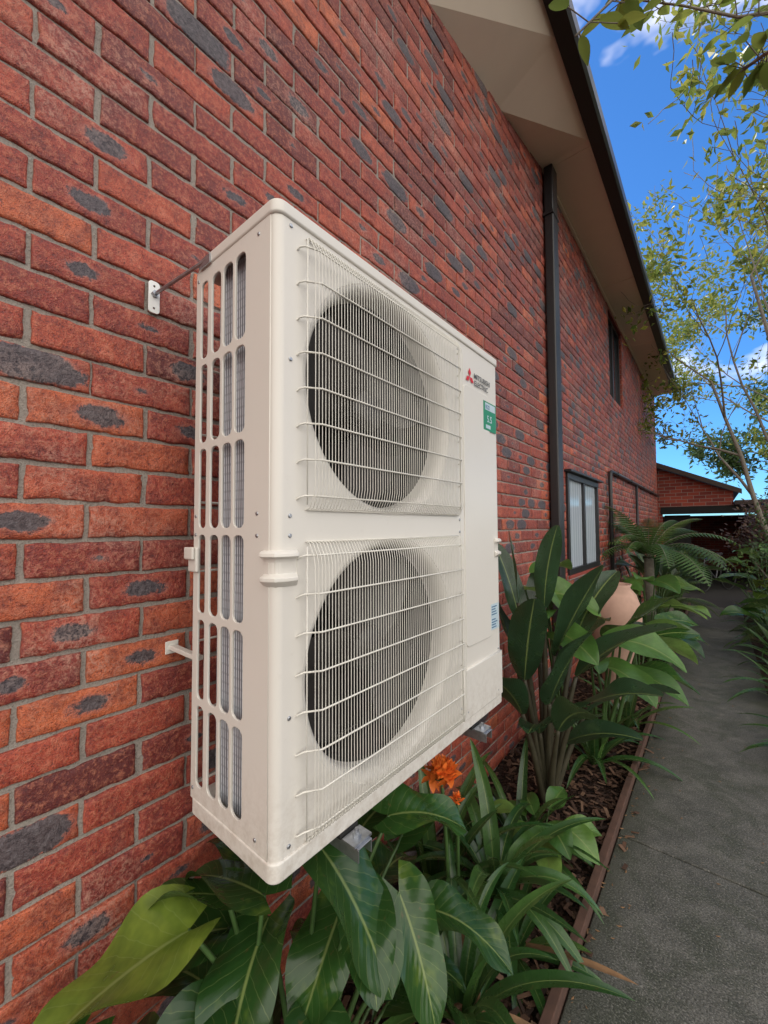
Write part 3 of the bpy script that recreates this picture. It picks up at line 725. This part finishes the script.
tree("garden_tree",(2.8,13.5,0),7.5,(-.04,0,0),21,M_tree,.14,8000,.08,.65,4,trunks=2,clump=.28)
tree("garden_tree",(3.6,9.6,0),7.5,(0,0,0),23,M_dtree,.12,10000,.08,.7,4,clump=.3)
tree("garden_tree",(3.2,22,0),6.5,(0,0,0),29,M_dtree,.22,9000,.12,.8,4,clump=.4)
tree("garden_tree",(4.6,18,0),8,(0,0,0),31,M_dtree,.2,10000,.12,.8,4,clump=.4)
def shrub(name,c,rx,ry,rz,n,mat,ls):
    rg=random.Random(int(c[1]*10)); b=B(); s_=B()
    cl=[Vector((rg.gauss(0,.45)*rx,rg.gauss(0,.45)*ry,rg.random()*rz)) for _ in range(34)]
    for k in range(34): s_.tube([(c[0],c[1],0),Vector(c)+cl[k]*.6,Vector(c)+cl[k]],[.012,.008,.003],4)
    for k in range(n):
        p=Vector(c)+rg.choice(cl)+Vector((rg.gauss(0,1),rg.gauss(0,1),rg.gauss(0,1)))*.13
        a=Vector((rg.gauss(0,1),rg.gauss(0,1),rg.gauss(0,1))).normalized(); b_=a.orthogonal().normalized(); s=ls*rg.uniform(.6,1.2)
        b.add([p,p+a*s*.5+b_*s*.25,p+a*s,p+a*s*.5-b_*s*.25],[(0,1,2,3)],None,rg.random())
    e=empty(name); b.obj("foliage",mat,e); s_.obj("stems",M_bark,e)
shrub("purple_leaf_shrub",(1.65,10.2,.2),.6,.6,2.4,4500,M_ptree,.09)
shrub("garden_shrub",(1.65,7.6,.1),.5,.9,1.6,4500,M_dtree,.07)
shrub("garden_shrub",(1.8,5.4,.1),.4,.9,1.5,4500,M_dtree,.06)
e=empty("magnolia_tree"); bs=B();bl=B()
bs.tube([(1.75,1.9,0),(1.7,1.9,1.5),(1.6,1.95,2.8),(1.4,1.95,3.6),(1.2,2.0,4.6),(1.15,2.0,5.8)],[.075,.065,.055,.045,.03,.012],10)
brs=[[(1.6,1.95,2.9),(1.1,1.8,3.55),(.65,1.6,3.85),(.40,1.35,3.72),(.29,1.18,3.48)],
[(1.4,1.95,3.6),(1.05,2.1,3.9),(.82,2.15,4.1),(.6,2.1,4.3),(.4,1.95,4.35)],
[(1.2,2.0,4.6),(.9,2.3,4.9),(.6,2.3,5.1)],[(1.1,1.8,3.55),(.9,2.05,3.75),(.79,2.2,3.85)]]
for b_ in brs:
    bs.tube(b_,[.010-.0016*i for i in range(len(b_))],6)
    pts=[Vector(p) for p in b_]
    for k in range(22):
        t=(.35+.65*R())*(len(pts)-1); i=min(int(t),len(pts)-2); p=pts[i].lerp(pts[i+1],t-i)
        a=U(0,6.28); e0=p+Vector((math.cos(a),math.sin(a),U(-.3,.6)))*U(.02,.12)
        bs.tube([p,e0],.0025,4,False)
        leaf(bl,e0,a,U(-.6,.5),U(.06,.13),U(.04,.06),.5,.2,shp_lance,6,2,.0,0,U(.1,.8))
bl.obj("foliage",M_tree,e,smooth=True); bs.obj("trunk_and_limbs",M_bark,e,smooth=True)

# ------------------------------------------------------------ garage at the end of the path
g=empty("garage"); gy=12.35
q=B()
q.add([(-3,gy,2.02),(1.0,gy,2.02),(1.0,gy,2.40),(.80,gy,2.46),(-3,gy,4.3)],[(0,1,2,3,4)])
q.add([(-3,gy+.12,2.02),(1.0,gy+.12,2.02),(1.0,gy+.12,2.40),(.80,gy+.12,2.46),(-3,gy+.12,4.3)],[(4,3,2,1,0)])
q.box((-3,gy,-.02),(-.42,gy+.12,2.02)); q.box((2.3,gy,-.02),(2.5,18,2.02)); q.box((-3,17.9,-.02),(2.3,18,1.92)); q.box((-3,gy+.12,-.02),(-2.9,17.9,2.02))
q.obj("brick_walls",M_bw,g)
M_mat=simple("matt_black_timber",(.012,.012,.012),.9)
q=B(); q.box((-.45,gy-.03,1.86),(2.5,gy-.002,2.05)); q.obj("opening_lintel",M_mat,g)
q=B()
q.add([(1.15,gy-.25,2.42),(-3,gy-.25,4.42),(-3,gy+6,4.42),(1.15,gy+6,2.42)],[(0,1,2,3)])
q.add([(1.15,gy-.25,2.30),(1.15,gy-.25,2.42),(-3,gy-.25,4.42),(-3,gy-.25,4.30)],[(0,1,2,3)])
q.box((1.02,gy-.2,2.06),(2.6,gy+6,2.16))
q.box((-2.9,gy+.13,2.05),(1.0,gy+6,2.12))
q.obj("roof",M_roof,g)
q=B(); q.box((-.40,gy+.3,0),(.15,gy+.36,1.84)); q.obj("side_door",M_mat,g,bevel=.004)
bk=empty("bicycle",(.62,12.1,0)); q=B()
def torus(c,r,rr,ax):
    pts=[(c[0]+ax[0]*r*math.cos(a),c[1]+ax[1]*r*math.cos(a),c[2]+r*math.sin(a)) for a in [2*math.pi*k/28 for k in range(29)]]
    q.tube(pts,rr,6,False)
    for k in range(14):
        a=2*math.pi*k/14; q.tube([c,(c[0]+ax[0]*r*math.cos(a),c[1]+ax[1]*r*math.cos(a),c[2]+r*math.sin(a))],.0015,3,False)
ax=(.45,.89,0)
def bp(s,z): return (ax[0]*s,ax[1]*s,z)
torus(bp(-.52,.34),.33,.018,ax);torus(bp(.52,.34),.33,.018,ax)
q.obj("wheels",M_rubber,bk,smooth=True); q=B()
for a,b_ in (((-.52,.34),(-.42,.86)),((-.46,.72),(.16,.78)),((-.46,.66),(0,.30)),((0,.30),(.2,.86)),((0,.30),(.52,.34)),((.16,.76),(.52,.34)),((-.42,.86),(-.40,.98))): q.tube([bp(*a),bp(*b_)],.016,6)
q.tube([(-.40*ax[0]-.25,-.40*ax[1]+.1,.99),(-.40*ax[0]+.25,-.40*ax[1]-.1,.99)],.012,6); q.box((.2*ax[0]-.05,.2*ax[1]-.1,.86),(.2*ax[0]+.05,.2*ax[1]+.12,.90))
q.obj("frame",simple("grey_enamel",(.07,.07,.08),.35),bk)
wb=empty("wheelie_bin",(.0,11.9,0)); q=B(); q.add([(-.24,-.26,.05),(.24,-.26,.05),(.24,.26,.05),(-.24,.26,.05),(-.29,-.33,.95),(.29,-.33,.95),(.29,.33,.95),(-.29,.33,.95)],[(0,3,2,1),(4,5,6,7),(0,1,5,4),(1,2,6,5),(2,3,7,6),(3,0,4,7)]); q.box((-.31,-.36,.955),(.31,.37,1.0)); q.obj("body",simple("bin_green",(.02,.05,.03),.5),wb,bevel=.015)
q=B(); q.tube([(-.3,.25,.1),(-.24,.25,.1)],.1,14); q.tube([(.24,.25,.1),(.3,.25,.1)],.1,14); q.obj("wheels",M_rubber,wb)

# ------------------------------------------------------------ sky & sun
SE,SAZ=math.radians(48),math.radians(150)
sd_=Vector((math.cos(SE)*math.cos(SAZ),math.cos(SE)*math.sin(SAZ),math.sin(SE)))
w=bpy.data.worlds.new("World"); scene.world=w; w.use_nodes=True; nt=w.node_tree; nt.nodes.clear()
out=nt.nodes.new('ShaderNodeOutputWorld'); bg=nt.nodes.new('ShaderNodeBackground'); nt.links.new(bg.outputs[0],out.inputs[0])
sky=nt.nodes.new('ShaderNodeTexSky'); sky.sky_type='NISHITA'; sky.sun_disc=False; sky.sun_elevation=SE; sky.sun_rotation=math.pi/2-SAZ; sky.air_density=1.0; sky.dust_density=.1; sky.ozone_density=3
bg.inputs[1].default_value=.15
tint=nt.nodes.new('ShaderNodeMix'); tint.data_type='RGBA'; tint.blend_type='MULTIPLY'; tint.inputs[0].default_value=1; nt.links.new(sky.outputs[0],tint.inputs[6]); tint.inputs[7].default_value=(.42,.86,1.3,1)
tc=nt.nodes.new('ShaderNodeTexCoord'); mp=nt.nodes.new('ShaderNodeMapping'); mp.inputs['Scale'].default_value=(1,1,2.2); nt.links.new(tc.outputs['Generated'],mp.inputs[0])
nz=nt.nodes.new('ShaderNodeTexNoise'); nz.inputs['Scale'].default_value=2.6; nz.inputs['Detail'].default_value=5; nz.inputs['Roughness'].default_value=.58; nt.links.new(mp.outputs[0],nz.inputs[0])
dot=nt.nodes.new('ShaderNodeVectorMath'); dot.operation='DOT_PRODUCT'; dot.inputs[1].default_value=(.62,-.75,-.35); nt.links.new(tc.outputs['Generated'],dot.inputs[0])  # thickens cloud on the unseen side behind the camera, added for white fill light
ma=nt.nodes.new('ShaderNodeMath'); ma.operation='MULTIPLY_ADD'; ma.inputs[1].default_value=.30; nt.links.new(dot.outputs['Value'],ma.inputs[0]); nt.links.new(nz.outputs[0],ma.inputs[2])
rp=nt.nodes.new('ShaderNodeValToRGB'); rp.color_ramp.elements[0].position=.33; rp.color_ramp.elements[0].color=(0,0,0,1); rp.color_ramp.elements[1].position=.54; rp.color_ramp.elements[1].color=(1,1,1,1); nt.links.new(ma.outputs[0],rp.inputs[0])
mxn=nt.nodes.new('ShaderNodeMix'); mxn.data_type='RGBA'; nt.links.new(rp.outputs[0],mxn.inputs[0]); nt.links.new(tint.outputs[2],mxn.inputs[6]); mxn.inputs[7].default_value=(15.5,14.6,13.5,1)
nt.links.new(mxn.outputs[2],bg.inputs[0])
sl=bpy.data.lights.new("sun",'SUN'); sl.energy=4.5; sl.angle=math.radians(.5); sl.color=(1,.95,.86); so=bpy.data.objects.new("sun",sl); col.objects.link(so)
so.rotation_euler=(-sd_).to_track_quat('-Z','Y').to_euler()

# ------------------------------------------------------------ camera
cd=bpy.data.cameras.new("camera"); co=bpy.data.objects.new("camera",cd); col.objects.link(co); scene.camera=co
yaw,pit,roll,f=.6883,.0386,-.0052,403.4
fw=Vector((-math.sin(yaw)*math.cos(pit),math.cos(yaw)*math.cos(pit),math.sin(pit))); r=Vector((math.cos(yaw),math.sin(yaw),0)); up=r.cross(fw)
r2=r*math.cos(roll)+up*math.sin(roll); u2=-r*math.sin(roll)+up*math.cos(roll)
mt=Matrix((r2,u2,-fw)).transposed().to_4x4(); mt.translation=Vector((.661,-.4709,1.5552)); co.matrix_world=mt
cd.sensor_fit='VERTICAL'; cd.sensor_height=36; cd.lens=f/1024*36; cd.clip_start=.02; cd.clip_end=1000
scene.view_settings.view_transform='Standard'; scene.view_settings.look='None'; scene.view_settings.exposure=0
